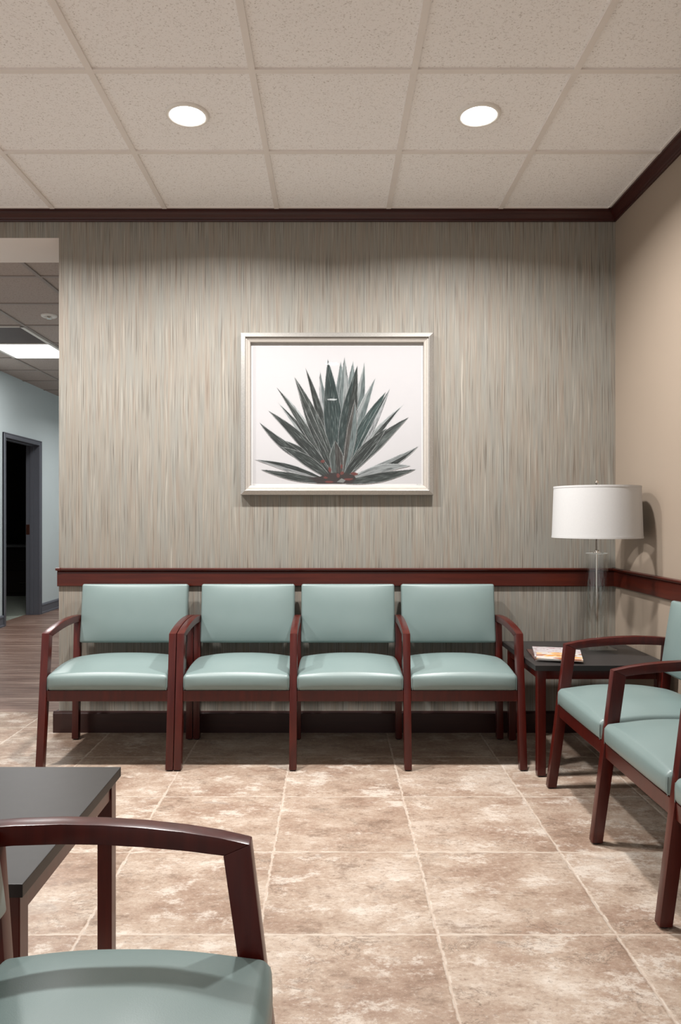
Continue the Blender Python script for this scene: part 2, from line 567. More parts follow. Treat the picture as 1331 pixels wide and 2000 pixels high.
def rounded_block(hx, hy, hz, r, disp, n=(22, 16, 6)):
    """Upholstered block: box grid with rounded edges, then disp(s, t, w, co) moves points (s,t,w in -1..1)."""
    def ticks(h, k):
        inner = [-(h - r) + 2 * (h - r) * i / k for i in range(k + 1)]
        return [-h, -h + r * 0.35, -h + r * 0.7] + inner + [h - r * 0.7, h - r * 0.35, h]
    tx, ty, tz = ticks(hx, n[0]), ticks(hy, n[1]), ticks(hz, n[2])
    bm = bmesh.new()
    cache = {}
    def vert(i, j, k):
        key = (i, j, k)
        if key not in cache:
            p = Vector((tx[i], ty[j], tz[k]))
            q = Vector((max(-hx + r, min(hx - r, p.x)), max(-hy + r, min(hy - r, p.y)), max(-hz + r, min(hz - r, p.z))))
            d = p - q
            if d.length > 1e-9:
                p = q + d.normalized() * r
            cache[key] = bm.verts.new(disp(tx[i] / hx, ty[j] / hy, tz[k] / hz, p))
        return cache[key]
    X, Y, Z = len(tx) - 1, len(ty) - 1, len(tz) - 1
    for i in range(X):
        for j in range(Y):
            for k in (0, Z):
                bm.faces.new((vert(i, j, k), vert(i + 1, j, k), vert(i + 1, j + 1, k), vert(i, j + 1, k)))
    for i in range(X):
        for k in range(Z):
            for j in (0, Y):
                bm.faces.new((vert(i, j, k), vert(i + 1, j, k), vert(i + 1, j, k + 1), vert(i, j, k + 1)))
    for j in range(Y):
        for k in range(Z):
            for i in (0, X):
                bm.faces.new((vert(i, j, k), vert(i, j + 1, k), vert(i, j + 1, k + 1), vert(i, j, k + 1)))
    bmesh.ops.recalc_face_normals(bm, faces=bm.faces[:])
    return bm


# ================================================================== SETTING
WY = 4.0            # back wall face
WX = 1.563          # right wall face
WL = -1.501         # left end of the back wall
CZ = 2.860          # ceiling height
NEAR = -3.6         # how far the room reaches behind the camera
LEFT = -4.6
HY = 4.39           # back face of the thick wall
CORX = -3.53        # corridor left wall face
CCZ = 2.731         # corridor ceiling

# floors
structure('floor', box(LEFT, WX + 0.12, NEAR, HY + 0.02, -0.06, 0.0), M['floor'])
structure('floor_corridor', box(CORX - 0.16, WL, HY + 0.02, 11.2, -0.06, 0.0), M['plank'])
structure('floor_side_room', box(-6.6, CORX - 0.16, 6.6, 11.9, -0.06, -0.002), M['carpet'])

# back wall and its header over the opening
bm = box(WL, WX + 0.12, WY, HY, 0, CZ + 0.05)
structure('wall_back', bm, M['wallpaper'])
bm = box(LEFT, WL, WY, HY - 0.002, 2.717, CZ + 0.05)
bm.faces.ensure_lookup_table()
for f in bm.faces:
    if f.calc_center_median().z < 2.72:
        f.material_index = 1
structure('wall_header', bm, [M['wallpaper'], M['soffit']])
structure('wall_right', box(WX, WX + 0.12, NEAR, WY, 0, CZ + 0.05), M['tan'])

# ceiling: panels and exposed grid
T = 0.6096
GX0, GY0 = 0.3105, 3.341
structure('ceiling', box(LEFT, WX + 0.12, NEAR, WY, CZ + 0.004, CZ + 0.05), M['ceil'])
bm = bmesh.new()
k = -8
while GX0 + k * T < WX:
    x = GX0 + k * T
    if x > LEFT:
        add_box(bm, x - 0.0125, x + 0.0125, NEAR, WY - 0.02, CZ - 0.004, CZ + 0.006)
    k += 1
for k in range(-11, 1):
    y = GY0 + k * T
    if y > NEAR:
        add_box(bm, LEFT, WX - 0.02, y - 0.0125, y + 0.0125, CZ - 0.0035, CZ + 0.006)
add_box(bm, LEFT, WX - 0.02, WY - 0.062, WY - 0.03, CZ - 0.002, CZ + 0.006)
add_box(bm, WX - 0.060, WX - 0.03, NEAR, WY - 0.02, CZ - 0.002, CZ + 0.006)
structure('trim_1', bm, M['grid'])

# crown moulding (profile: out from wall, up)
def crown_profile():
    return [(0.0, -0.050), (0.010, -0.050), (0.012, -0.043), (0.018, -0.040), (0.020, -0.034), (0.030, -0.022), (0.040, -0.014), (0.043, -0.008), (0.050, -0.006), (0.050, 0.004), (0.0, 0.004)]
bm = bmesh.new()
add_prism(bm, [(WY - a, CZ - 0.001 + b - 0.004) for a, b in crown_profile()], 'x', LEFT, WX)
structure('trim_2', bm, M['crownwood'])
bm = bmesh.new()
add_prism(bm, [(WX - a, CZ - 0.001 + b - 0.004) for a, b in crown_profile()], 'y', NEAR, WY)
structure('trim_3', bm, M['crownwood'])

# chair rail
RZ0, RZ1 = 0.802, 0.902
rail = [(0.0, RZ0), (0.014, RZ0), (0.016, RZ0 + 0.004), (0.016, RZ1 - 0.022), (0.012, RZ1 - 0.020), (0.014, RZ1 - 0.017), (0.024, RZ1 - 0.013), (0.027, RZ1 - 0.008), (0.027, RZ1 - 0.003), (0.024, RZ1), (0.0, RZ1)]
bm = bmesh.new()
add_prism(bm, [(WY - a, b) for a, b in rail], 'x', WL - 0.004, WX)
add_box(bm, WL - 0.010, WL + 0.02, WY - 0.029, WY + 0.001, RZ1 - 0.013, RZ1 + 0.001, 0.003)
structure('trim_4', bm, M['trimwood'])
bm = bmesh.new()
add_prism(bm, [(WX - a, b) for a, b in rail], 'y', NEAR, WY)
structure('trim_5', bm, M['trimwood'])

# baseboards
bprof = [(0.0, 0.0), (0.018, 0.0), (0.018, 0.104), (0.014, 0.110), (0.011, 0.116), (0.0, 0.116)]
bm = bmesh.new()
add_prism(bm, [(WY - a, b) for a, b in bprof], 'x', WL - 0.026, WX)
add_prism(bm, [(WL - a * 1.4, b) for a, b in bprof], 'y', WY, HY)
structure('baseboard_back', bm, M['basewood'])
bm = bmesh.new()
add_prism(bm, [(WX - a, b) for a, b in bprof], 'y', NEAR, WY - 0.018)
structure('baseboard_right', bm, M['basewood'])

# ---- corridor
DY0, DY1, DZ = 7.845, 8.746, 2.035     # clear door opening in the corridor wall
WT = 0.147
def wall_with_hole(x0, x1, y0, y1, z1, hy0, hy1, hz):
    b = bmesh.new()
    add_box(b, x0, x1, y0, hy0, 0, z1)
    add_box(b, x0, x1, hy1, y1, 0, z1)
    add_box(b, x0, x1, hy0, hy1, hz, z1)
    return b
structure('wall_left', wall_with_hole(CORX - WT, CORX, HY, 11.2, CCZ + 0.05, DY0 - 0.02, DY1 + 0.02, DZ + 0.02), M['corridor'])
structure('wall_corridor', box(WL, WL + 0.1, HY, 11.2, 0, CCZ + 0.05), M['corridor'])
structure('wall_far', box(CORX - WT, WL + 0.1, 11.2, 11.3, 0, CCZ + 0.05), M['corridor'])
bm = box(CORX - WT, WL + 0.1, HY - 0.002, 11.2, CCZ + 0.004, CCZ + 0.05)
structure('ceiling_corridor', bm, M['ceil_shaded'])
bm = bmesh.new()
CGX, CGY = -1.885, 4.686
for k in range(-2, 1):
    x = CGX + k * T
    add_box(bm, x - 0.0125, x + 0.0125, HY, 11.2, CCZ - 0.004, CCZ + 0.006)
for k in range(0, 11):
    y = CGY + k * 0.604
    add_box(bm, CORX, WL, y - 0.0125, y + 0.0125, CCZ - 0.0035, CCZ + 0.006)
structure('trim_6', bm, M['grid_shaded'])
# corridor baseboard, moulded
cb = [(0.0, 0.0), (0.022, 0.0), (0.022, 0.018), (0.014, 0.024), (0.014, 0.098), (0.020, 0.102), (0.017, 0.116), (0.008, 0.124), (0.0, 0.126)]
bm = bmesh.new()
add_prism(bm, [(CORX + a, b) for a, b in cb], 'y', DY1 + 0.055, 11.2)
add_prism(bm, [(CORX + a, b) for a, b in cb], 'y', HY, DY0 - 0.055)
structure('baseboard_left', bm, M['doorgrey'])

# doorway: casing, jamb with stop, strike plate
bm = bmesh.new()
cw = 0.055
def add_casing(b, y0, y1, z0, z1):
    add_box(b, CORX - 0.001, CORX + 0.018, y0, y1, z0, z1, 0.004)
add_casing(bm, DY0 - cw, DY0, 0, DZ + cw)
add_casing(bm, DY1, DY1 + cw, 0, DZ + cw)
add_casing(bm, DY0, DY1, DZ, DZ + cw)
add_box(bm, CORX, CORX + 0.024, DY0 - cw, DY0 - cw + 0.012, 0, DZ + cw, 0.003)
add_box(bm, CORX, CORX + 0.024, DY1 + cw - 0.012, DY1 + cw, 0, DZ + cw, 0.003)
add_box(bm, CORX, CORX + 0.024, DY0 - cw, DY1 + cw, DZ + cw - 0.012, DZ + cw, 0.003)
door = structure('door_1', bm, M['doorgrey'], 40)
bm = bmesh.new()
add_box(bm, CORX - WT, CORX, DY0 - 0.019, DY0, 0, DZ)
add_box(bm, CORX - WT, CORX, DY1, DY1 + 0.019, 0, DZ)
add_box(bm, CORX - WT, CORX, DY0 - 0.019, DY1 + 0.019, DZ, DZ + 0.019)
add_box(bm, CORX - 0.095, CORX - 0.055, DY1 - 0.012, DY1 + 0.001, 0, DZ, 0.002)
add_box(bm, CORX - 0.095, CORX - 0.055, DY0 - 0.001, DY0 + 0.012, 0, DZ, 0.002)
add_box(bm, CORX - 0.095, CORX - 0.055, DY0, DY1, DZ - 0.012, DZ + 0.001, 0.002)
new_obj('door_jamb', bm, M['doorgrey'], door)
bm = box(CORX - 0.145, CORX - 0.104, DY1 - 0.004, DY1, 0.965, 1.085, 0.003)
add_box(bm, CORX - 0.132, CORX - 0.118, DY1 - 0.0055, DY1 - 0.003, 1.005, 1.045)
sp = new_obj('strike_plate', bm, M['bronze'], door)
sp['label'] = 'bronze strike plate on the jamb'

# dark room beyond the doorway
RX0, RX1, RY0, RY1 = -6.6, CORX - WT, 6.6, 11.6
bm = bmesh.new()
add_box(bm, RX0 - 0.1, RX0, RY0, RY1 + 0.1, 0, 2.6)
add_box(bm, RX0, RX1, RY1, RY1 + 0.1, 0, 2.6)
add_box(bm, RX0, RX1, RY0 - 0.1, RY0, 0, 2.6)
add_box(bm, RX1 - 0.012, RX1, RY0, DY0 - 0.02, 0, 2.6)
add_box(bm, RX1 - 0.012, RX1, DY1 + 0.02, RY1, 0, 2.6)
structure('wall_side_room', bm, M['darkwall'])
structure('ceiling_side_room', box(RX0 - 0.1, RX1, RY0 - 0.1, RY1 + 0.1, 2.6, 2.66), M['darkwall'])

cz = thing('drawer_cabinet', 'dark drawer cabinet with a grey top inside the unlit room through the doorway', 'cabinet', (-4.85, 10.8, 0))
new_obj('body', box(-0.62, 0.62, 0.0, 0.55, 0.0, 0.725, 0.003), M['ebony'], cz)
new_obj('countertop', box(-0.65, 0.65, -0.02, 0.56, 0.725, 0.76, 0.004), M['stone'], cz)
for cx in (-0.31, 0.31):
    for z0, z1 in ((0.05, 0.37), (0.385, 0.70)):
        d = new_obj('drawer', box(cx - 0.295, cx + 0.295, -0.018, 0.0, z0, z1, 0.003), M['ebony'], cz)
        hb = bmesh.new()
        hz = z1 - 0.17
        add_tube(hb, [(cx - 0.08, -0.018, hz), (cx - 0.08, -0.045, hz), (cx + 0.08, -0.045, hz), (cx + 0.08, -0.018, hz)], 0.006)
        new_obj('handle', hb, M['chrome'], d, 40)

# ================================================================== CEILING FITTINGS
def area(name, parent, loc, size, watts, color, shape='DISK', sy=None):
    ld = bpy.data.lights.new(name, 'AREA')
    ld.shape = shape; ld.size = size
    if sy:
        ld.size_y = sy
    ld.energy = watts; ld.color = color
    if shape == 'DISK':
        ld.spread = math.radians(DOWNLIGHT_SPREAD)
    o = bpy.data.objects.new(name, ld)
    COL.objects.link(o); o.parent = parent; o.location = loc
    return o


def downlight(x, y, z, label, watts, color, group):
    t = thing('recessed_downlight', label, 'ceiling light', (x, y, z), 0, group)
    new_obj('trim_ring', lathe([(0.070, 0.004), (0.072, -0.004), (0.078, -0.007), (0.088, -0.005), (0.092, 0.0), (0.092, 0.004)]), M['trim_white'], t, 40)
    new_obj('lens', lathe([(0.0, -0.016), (0.03, -0.0145), (0.055, -0.010), (0.0715, -0.002)]), M['lens'], t, 60)
    area('lamp', t, (0, 0, -0.018), 0.13, watts, color)
    return t

GD = 'round recessed downlights in the ceiling'
X1, X2, DLY = -0.602, 0.615, 3.034
downlight(X1, DLY, CZ, 'round glowing downlight in the tiled ceiling, the one up and left of the framed print', DOWNLIGHT_W, DOWNLIGHT_COLOR, GD)
downlight(X2, DLY, CZ, 'round glowing downlight in the tiled ceiling, the one nearer the tan right wall', DOWNLIGHT_W, DOWNLIGHT_COLOR, GD)
downlight(X1 - 2 * T, DLY, CZ, 'round downlight outside the picture, in front of the corridor opening', DOWNLIGHT_W, DOWNLIGHT_COLOR, GD)
downlight(0.006, DLY - 5 * T, CZ, 'round downlight in the ceiling right above the camera position', REAR_LIGHT_W, DOWNLIGHT_COLOR, GD)
downlight(0.006, DLY - 9 * T, CZ, 'round downlight in the ceiling well behind the camera position', REAR_LIGHT_W, DOWNLIGHT_COLOR, GD)

# corridor troffer: dim near half, lit far half
TX0, TX1 = CGX - 2 * T + 0.0125, CGX - T - 0.0125
TYA, TYB, TYC = CGY + 2 * 0.604 + 0.0125, CGY + 3 * 0.604, CGY + 4 * 0.604 - 0.0125
tr = thing('corridor_troffer', 'rectangular ceiling light with one bright half, in the corridor ceiling', 'ceiling light', ((TX0 + TX1) / 2, TYB, CCZ))
ox, oy = tr.location.x, tr.location.y
bm = bmesh.new()
for a in ((TX0, TX0 + 0.03, TYA, TYC), (TX1 - 0.03, TX1, TYA, TYC), (TX0, TX1, TYA, TYA + 0.012), (TX0, TX1, TYC - 0.025, TYC), (TX0, TX1, TYB - 0.01, TYB + 0.01)):
    add_box(bm, a[0] - ox, a[1] - ox, a[2] - oy, a[3] - oy, -0.010, 0.003, 0.002)
new_obj('frame', bm, M['trim_white'], tr)
new_obj('reflector', box(TX0 + 0.025 - ox, TX1 - 0.025 - ox, TYA + 0.01 - oy, TYB - 0.005 - oy, -0.002, 0.003), M['troffer_dark'], tr)['label'] = 'dark unlit half of the light'
new_obj('diffuser', box(TX0 + 0.025 - ox, TX1 - 0.025 - ox, TYB + 0.005 - oy, TYC - 0.02 - oy, -0.005, 0.003), M['troffer_lens'], tr)['label'] = 'bright white diffuser'
area('lamp', tr, (0, (TYC - TYB) / 2, -0.012), 0.52, CORRIDOR_TROFFER_W, CORRIDOR_COLOR, 'SQUARE')
downlight(-2.19, 9.2, CCZ, 'round downlight deep in the corridor, hidden behind the papered wall', CORRIDOR_DOWNLIGHT_W, CORRIDOR_COLOR, GD)

sk = thing('sprinkler_head', 'small round white sprinkler rosette in the corridor ceiling', 'sprinkler', (-2.18, 5.607, CCZ))
new_obj('rosette', lathe([(0.018, 0.0035), (0.026, -0.004), (0.040, -0.010), (0.052, -0.010), (0.058, -0.006), (0.060, 0.0035)]), M['trim_white'], sk, 40)
bm = lathe([(0.0, 0.003), (0.016, 0.003), (0.016, -0.006), (0.006, -0.008), (0.006, -0.020), (0.020, -0.021), (0.020, -0.023), (0.0, -0.023)], seg=24)
new_obj('deflector', bm, M['chrome'], sk, 40)


# ================================================================== SEATING
LEGW = 0.0345

def seat_mesh(u0, u1):
    w = (u1 - u0)
    hx, hy, hz = w / 2, 0.229, 0.036
    cu, cd, czz = (u0 + u1) / 2, 0.269, 0.400
    def disp(s, t, wv, p):
        up = max(0.0, wv)
        side = 1 - abs(s) ** 2.4
        q = min(1.0, (t + 1) / 0.9)
        front = 0.42 + 0.58 * math.sin(PI / 2 * q)
        back = 1.0 if t < 0.2 else 1 - 0.35 * ((t - 0.2) / 0.8) ** 2
        dz = (0.030 * side + 0.016 * (1 - abs(t) ** 2.5) + 0.003) * front * back * up
        bulge = -0.010 * (1 - abs(s) ** 4) * (1 - wv * wv) if t < -0.98 else 0.0
        return Vector((cu + p.x, cd + p.y + bulge, czz + p.z + dz))
    return rounded_block(hx, hy, hz, 0.018, disp, (24, 18, 4))


def back_mesh(u0, u1):
    w = u1 - u0
    hx, hy, hz = w / 2, 0.025, 0.156
    cu = (u0 + u1) / 2
    lean = math.atan2(0.047, 0.308)
    c, s_ = math.cos(lean), math.sin(lean)
    d0, z0 = 0.486, 0.514
    def disp(s, t, v, p):
        f = (1 - abs(s) ** 4) * (1 - abs(v) ** 3)
        y = p.y + hy
        if t < 0:
            y -= 0.020 * f * (-t)
        # slight waist on the front panel where the body rests
        z = p.z + hz
        return Vector((cu + p.x, d0 + y * c + z * s_, z0 + z * c - y * s_))
    return rounded_block(hx, hy, hz, 0.011, disp, (24, 4, 16))


def arm_outline():
    top = [(0.077, 0.628), (0.13, 0.640), (0.19, 0.6495), (0.26, 0.657), (0.33, 0.6615), (0.40, 0.663), (0.48, 0.6605), (0.548, 0.655)]
    bot = [(0.548, 0.620), (0.48, 0.6255), (0.40, 0.628), (0.33, 0.627), (0.26, 0.623), (0.19, 0.617), (0.1225, 0.6085)]
    return top + bot


def front_leg(u):
    return prism([(0.0, 0.006), (0.038, 0.006), (0.1225, 0.6085), (0.077, 0.628)], 'x', u - LEGW / 2, u + LEGW / 2, 0.0018)


def rear_leg(u):
    return prism([(0.474, 0.006), (0.510, 0.006), (0.526, 0.36), (0.546, 0.6195), (0.508, 0.6225), (0.490, 0.36)], 'x', u - LEGW / 2, u + LEGW / 2, 0.0022)


def glide(u, d):
    return lathe([(0.0, 0.0), (0.012, 0.0), (0.013, 0.002), (0.013, 0.008), (0.0, 0.008)], cx=u, cy=d, seg=16)


def make_seating(name, label, cat, pitch, seats, loc, rotz, group):
    root = thing(name, label, cat, loc, rotz, group)
    wood, vin = M['mahogany'], M['vinyl']
    us = [i * pitch for i in range(seats + 1)]
    for u in us:
        a = new_obj('armrest', prism(arm_outline(), 'x', u - LEGW / 2, u + LEGW / 2, 0.0025), wood, root, 35)
        for fn, gd in ((front_leg, 0.019), (rear_leg, 0.492)):
            lg = new_obj('leg', fn(u), wood, root, 35)
            new_obj('glide', glide(u, gd), M['glide'], lg)
        new_obj('side_rail', box(u - 0.0165, u + 0.0165, 0.07, 0.49, 0.318, 0.380, 0.002), wood, root)
    for a, b in zip(us[:-1], us[1:]):
        i0, i1 = a + LEGW / 2, b - LEGW / 2
        new_obj('front_rail', box(i0, i1, 0.047, 0.069, 0.314, 0.3645, 0.002), wood, root)
        new_obj('rear_rail', box(i0, i1, 0.49, 0.51, 0.318, 0.362, 0.002), wood, root)
        new_obj('back_support', box(i0, i1, 0.522, 0.536, 0.560, 0.605, 0.002), wood, root)
        st = new_obj('seat', seat_mesh(i0 - 0.001, i1 + 0.001), vin, root, 50)
        for ux in (i0 + 0.006, i1 - 0.006):
            sb = bmesh.new()
            add_tube(sb, [(ux, 0.0415, 0.368), (ux, 0.0412, 0.385), (ux, 0.0412, 0.405), (ux, 0.0425, 0.424)], 0.0012, 6)
            new_obj('seam', sb, vin, st, 60)
        new_obj('backrest', back_mesh(i0 + 0.001, i1 - 0.001), vin, root, 50)
    return root

GS = 'sage green waiting room seating with mahogany frames'
FD = 3.378
make_seating('waiting_chair', 'wide single sage vinyl armchair beside the corridor opening, left end of the back row', 'chair', 0.605, 1, (-1.361, FD, 0), 0, GS)
make_seating('ganged_chairs', 'three joined sage vinyl chairs with mahogany arms under the framed print', 'chairs', 0.5375, 3, (-0.718, FD, 0), 0, GS)
make_seating('ganged_chairs', 'joined sage vinyl chairs in a row along the tan right wall', 'chairs', 0.5375, 3, (0.942, 3.179, 0), -PI / 2, GS)
make_seating('waiting_chair', 'sage vinyl armchair closest to the camera, cut by the bottom edge', 'chair', 0.5375, 1, (-0.062, 1.2535 - 0.5375, 0), PI / 2, GS)

# ================================================================== TABLES
def make_table(label, w, d, loc, ovx, ovy, group, leg=0.038):
    h, th = 0.515, 0.025
    root = thing('end_table', label, 'table', loc, 0, group)
    top = box(-w / 2, w / 2, -d / 2, d / 2, h - th, h, 0.0015)
    for f in top.faces:
        f.material_index = 0 if abs(f.normal.z) > 0.7 else 1
    top.normal_update()
    for f in top.faces:
        f.material_index = 0 if f.normal.z > 0.7 else 1
    new_obj('tabletop', top, [M['laminate'], M['lamedge']], root)
    ix, iy = w / 2 - ovx, d / 2 - ovy
    for sx in (-1, 1):
        for sy in (-1, 1):
            x0, x1 = sorted((sx * ix, sx * (ix - leg))); y0, y1 = sorted((sy * iy, sy * (iy - leg)))
            lg = new_obj('leg', box(x0, x1, y0, y1, 0.006, h - th, 0.002), M['mahogany'], root)
            new_obj('glide', glide((x0 + x1) / 2, (y0 + y1) / 2), M['glide'], lg)
    ah = 0.045
    for sx in (-1, 1):
        x0, x1 = sorted((sx * (ix - 0.004), sx * (ix - 0.024)))
        new_obj('apron', box(x0, x1, -iy + leg, iy - leg, h - th - ah, h - th, 0.0015), M['mahogany'], root)
    for sy in (-1, 1):
        y0, y1 = sorted((sy * (iy - 0.004), sy * (iy - 0.024)))
        new_obj('apron', box(-ix + leg, ix - leg, y0, y1, h - th - ah, h - th, 0.0015), M['mahogany'], root)
    return root

GT = 'charcoal topped end tables with mahogany legs'
make_table('end table in the corner with magazines and a lamp on its charcoal top', 0.622, 0.64, (0.917 + 0.311, 3.268 + 0.32, 0), 0.020, 0.035, GT)
make_table('bare charcoal topped table at the left edge, behind the closest armchair', 0.62, 0.622, (-0.5645 - 0.31, 1.327 + 0.311, 0), 0.010, 0.012, GT)

# ================================================================== TABLE LAMP
LX, LY = 1.314, 3.60
TZ = 0.515
lamp = thing('table_lamp', 'table lamp with a wide white drum shade and clear glass column, in the corner', 'lamp', (LX, LY, TZ))
new_obj('base', box(-0.075, 0.075, -0.075, 0.075, 0.0, 0.022, 0.002), M['tubeglass'], lamp)['label'] = 'clear square base'
new_obj('glass_column', lathe([(0.048, 0.0221), (0.0525, 0.0221), (0.0525, 0.487), (0.0515, 0.488), (0.0065, 0.488), (0.0065, 0.482), (0.048, 0.482), (0.048, 0.0221)], seg=64), M['tubeglass'], lamp, 40)
gl = [c for c in lamp.children if c.name.startswith('glass_column')][0]
new_obj('glass_rim', lathe([(0.0520, 0.4865), (0.0532, 0.4868), (0.0532, 0.4884), (0.0515, 0.4888), (0.0505, 0.4882), (0.0520, 0.4865)], seg=64), M['rimglass'], gl, 60)
bm = lathe([(0.0, 0.031), (0.0055, 0.031), (0.0055, 0.489), (0.018, 0.489), (0.018, 0.493), (0.009, 0.497), (0.009, 0.506), (0.006, 0.510), (0.006, 0.62), (0.012, 0.622), (0.012, 0.66), (0.0, 0.66)], seg=24)
new_obj('stem', bm, M['chrome'], lamp, 40)
R0, R1, ZS0, ZS1 = 0.214, 0.205, 0.566, 0.818
sh = new_obj('lamp_shade', lathe([(R0, ZS0), (R1, ZS1), (R1 - 0.003, ZS1), (R0 - 0.003, ZS0), (R0, ZS0)], seg=96), M['shade'], lamp, 50)
bm = bmesh.new()
add_lathe(bm, [(R0 + 0.0012, ZS0 - 0.001), (R0 + 0.0012, ZS0 + 0.008), (R0 - 0.0008, ZS0 + 0.008)], seg=96)
new_obj('shade_binding', bm, M['shade'], sh, 50)
bm = bmesh.new()
add_lathe(bm, [(R1 + 0.0012, ZS1 + 0.001), (R1 + 0.0014, ZS1 - 0.008), (R1 - 0.0006, ZS1 - 0.008)], seg=96)
new_obj('shade_binding', bm, M['shade'], sh, 50)
# seam strip on the shade, towards the wall side
a = math.radians(-22)
bm = bmesh.new()
v = []
for da in (-0.022, 0.022):
    for r, z in ((R0 + 0.001, ZS0), (R1 + 0.001, ZS1)):
        v.append(bm.verts.new((r * math.cos(a + da), r * math.sin(a + da), z)))
bm.faces.new((v[0], v[2], v[3], v[1]))
bmesh.ops.solidify(bm, geom=bm.faces[:], thickness=0.0012)
new_obj('shade_seam', bm, M['shade'], sh)
bm = bmesh.new()
for kk in range(3):
    an = kk * 2 * PI / 3 + 0.4
    add_tube(bm, [(0.012 * math.cos(an), 0.012 * math.sin(an), ZS1 - 0.012), ((R1 - 0.004) * math.cos(an), (R1 - 0.004) * math.sin(an), ZS1 - 0.008)], 0.0015, 6)
add_tube(bm, [(0.0, 0.014, 0.655), (0.0, 0.045, 0.70), (0.0, 0.045, 0.76), (0.0, 0.0, 0.806)], 0.0018, 6)
add_tube(bm, [(0.0, -0.014, 0.655), (0.0, -0.045, 0.70), (0.0, -0.045, 0.76), (0.0, 0.0, 0.806)], 0.0018, 6)
new_obj('harp', bm, M['chrome'], lamp, 60)
new_obj('bulb', lathe([(0.0, 0.66), (0.013, 0.661), (0.014, 0.685), (0.028, 0.71), (0.031, 0.73), (0.024, 0.752), (0.0, 0.764)], seg=24), M['bulb'], lamp, 60)
new_obj('finial', lathe([(0.0, 0.803), (0.010, 0.805), (0.006, 0.812), (0.006, 0.828), (0.009, 0.836), (0.007, 0.846), (0.0, 0.850)], seg=20), M['chrome'], lamp, 60)
bm = bmesh.new()
add_tube(bm, [(-0.076, 0.03, 0.008), (-0.10, 0.05, 0.020), (-0.13, 0.09, 0.020), (-0.12, 0.15, 0.008), (-0.05, 0.20, 0.004), (0.02, 0.24, 0.004), (0.05, 0.275, 0.004)], 0.0024, 8)
new_obj('power_cord', bm, M['tubeglass'], lamp, 60)

# ================================================================== MAGAZINES
def magazine(label, w, h, th, loc, rot, cover):
    o = thing('magazine', label, 'magazine', loc, rot, 'magazines on the corner table')
    new_obj('pages', box(0.001, w - 0.0015, 0.001, h - 0.001, 0.0004, th - 0.0004), M['pages'], o)
    bm = box(0, w, 0, h, th - 0.0004, th)
    add_box(bm, 0, w, 0, h, 0, 0.0004)
    add_box(bm, -0.0005, 0.0006, 0, h, 0, th)
    new_obj('cover', bm, cover, o)
    return o

magazine('magazine with a dark red cover, lowest of the stack', 0.205, 0.27, 0.006, (0.945, 3.375, TZ), math.radians(-7), M['cover_dark'])
magazine('pale magazine with pink lettering, middle of the stack, sticking out at the back', 0.205, 0.272, 0.005, (0.958, 3.425, TZ + 0.0061), math.radians(-13), M['cover_pale'])
magazine('magazine with golden pastries on its cover, on top of the stack', 0.205, 0.275, 0.006, (0.945, 3.352, TZ + 0.0112), math.radians(-16), M['cover_pastry'])

# ================================================================== FRAMED PRINT
# artwork coordinates: u to the right, v down, in the print's own units; 1 unit = S metres
S = 1.0 / 3.169 * (3.972 / 1420)
UC, VC = 661.5, 565.0
PX = (450 + UC / 3.169 - 648) * 3.965 / 1420
PZ = EYE + (1008 - (630 + VC / 3.169)) * 3.965 / 1420
pic = thing('framed_print', 'framed agave print in a champagne silver frame on the striated wall', 'picture', (PX, WY, PZ))
FW, FH = 1.052 / 2, 0.886 / 2

def frame_loop(bm, prof, mi=0):
    """prof: list of (inset from outer edge, y toward the room)."""
    loops = []
    for ins, dep in prof:
        loops.append([bm.verts.new((sx * (FW - ins), -dep, sz * (FH - ins))) for sx, sz in ((-1, -1), (1, -1), (1, 1), (-1, 1))])
    fs = []
    for a_, b_ in zip(loops[:-1], loops[1:]):
        for i in range(4):
            f = bm.faces.new((a_[i], a_[(i + 1) % 4], b_[(i + 1) % 4], b_[i])); f.material_index = mi; fs.append(f)
    return fs

bm = bmesh.new()
frame_loop(bm, [(0.004, 0.001), (0.0, 0.004), (0.0, 0.036), (0.002, 0.040), (0.024, 0.050), (0.027, 0.049), (0.028, 0.044), (0.029, 0.001), (0.004, 0.001)])
bmesh.ops.recalc_face_normals(bm, faces=bm.faces[:])
fr = new_obj('frame', bm, M['champagne'], pic)
bm = bmesh.new()
frame_loop(bm, [(0.0285, 0.002), (0.0285, 0.041), (0.036, 0.039), (0.037, 0.036), (0.038, 0.037), (0.050, 0.033), (0.0525, 0.030), (0.0525, 0.002), (0.0285, 0.002)])
bmesh.ops.recalc_face_normals(bm, faces=bm.faces[:])
new_obj('liner', bm, M['liner'], pic)
new_obj('paper', box(-FW + 0.0515, FW - 0.0515, -0.012, -0.002, -FH + 0.0515, FH - 0.0515), M['paper'], pic)

def P(u, v, lay):
    return Vector(((u - UC) * S, -0.0125 - lay * 0.00008, (VC - v) * S))

pr = new_obj('print_ground', box((138 - UC) * S, (1187 - UC) * S, -0.0124, -0.0119, (VC - 995) * S, (VC - 141) * S), M['printbg'], pic)
bm = bmesh.new()
tone = bm.loops.layers.float_color.new('tone')
along = bm.verts.layers.float_vector.new('along')
LAYER = [0]

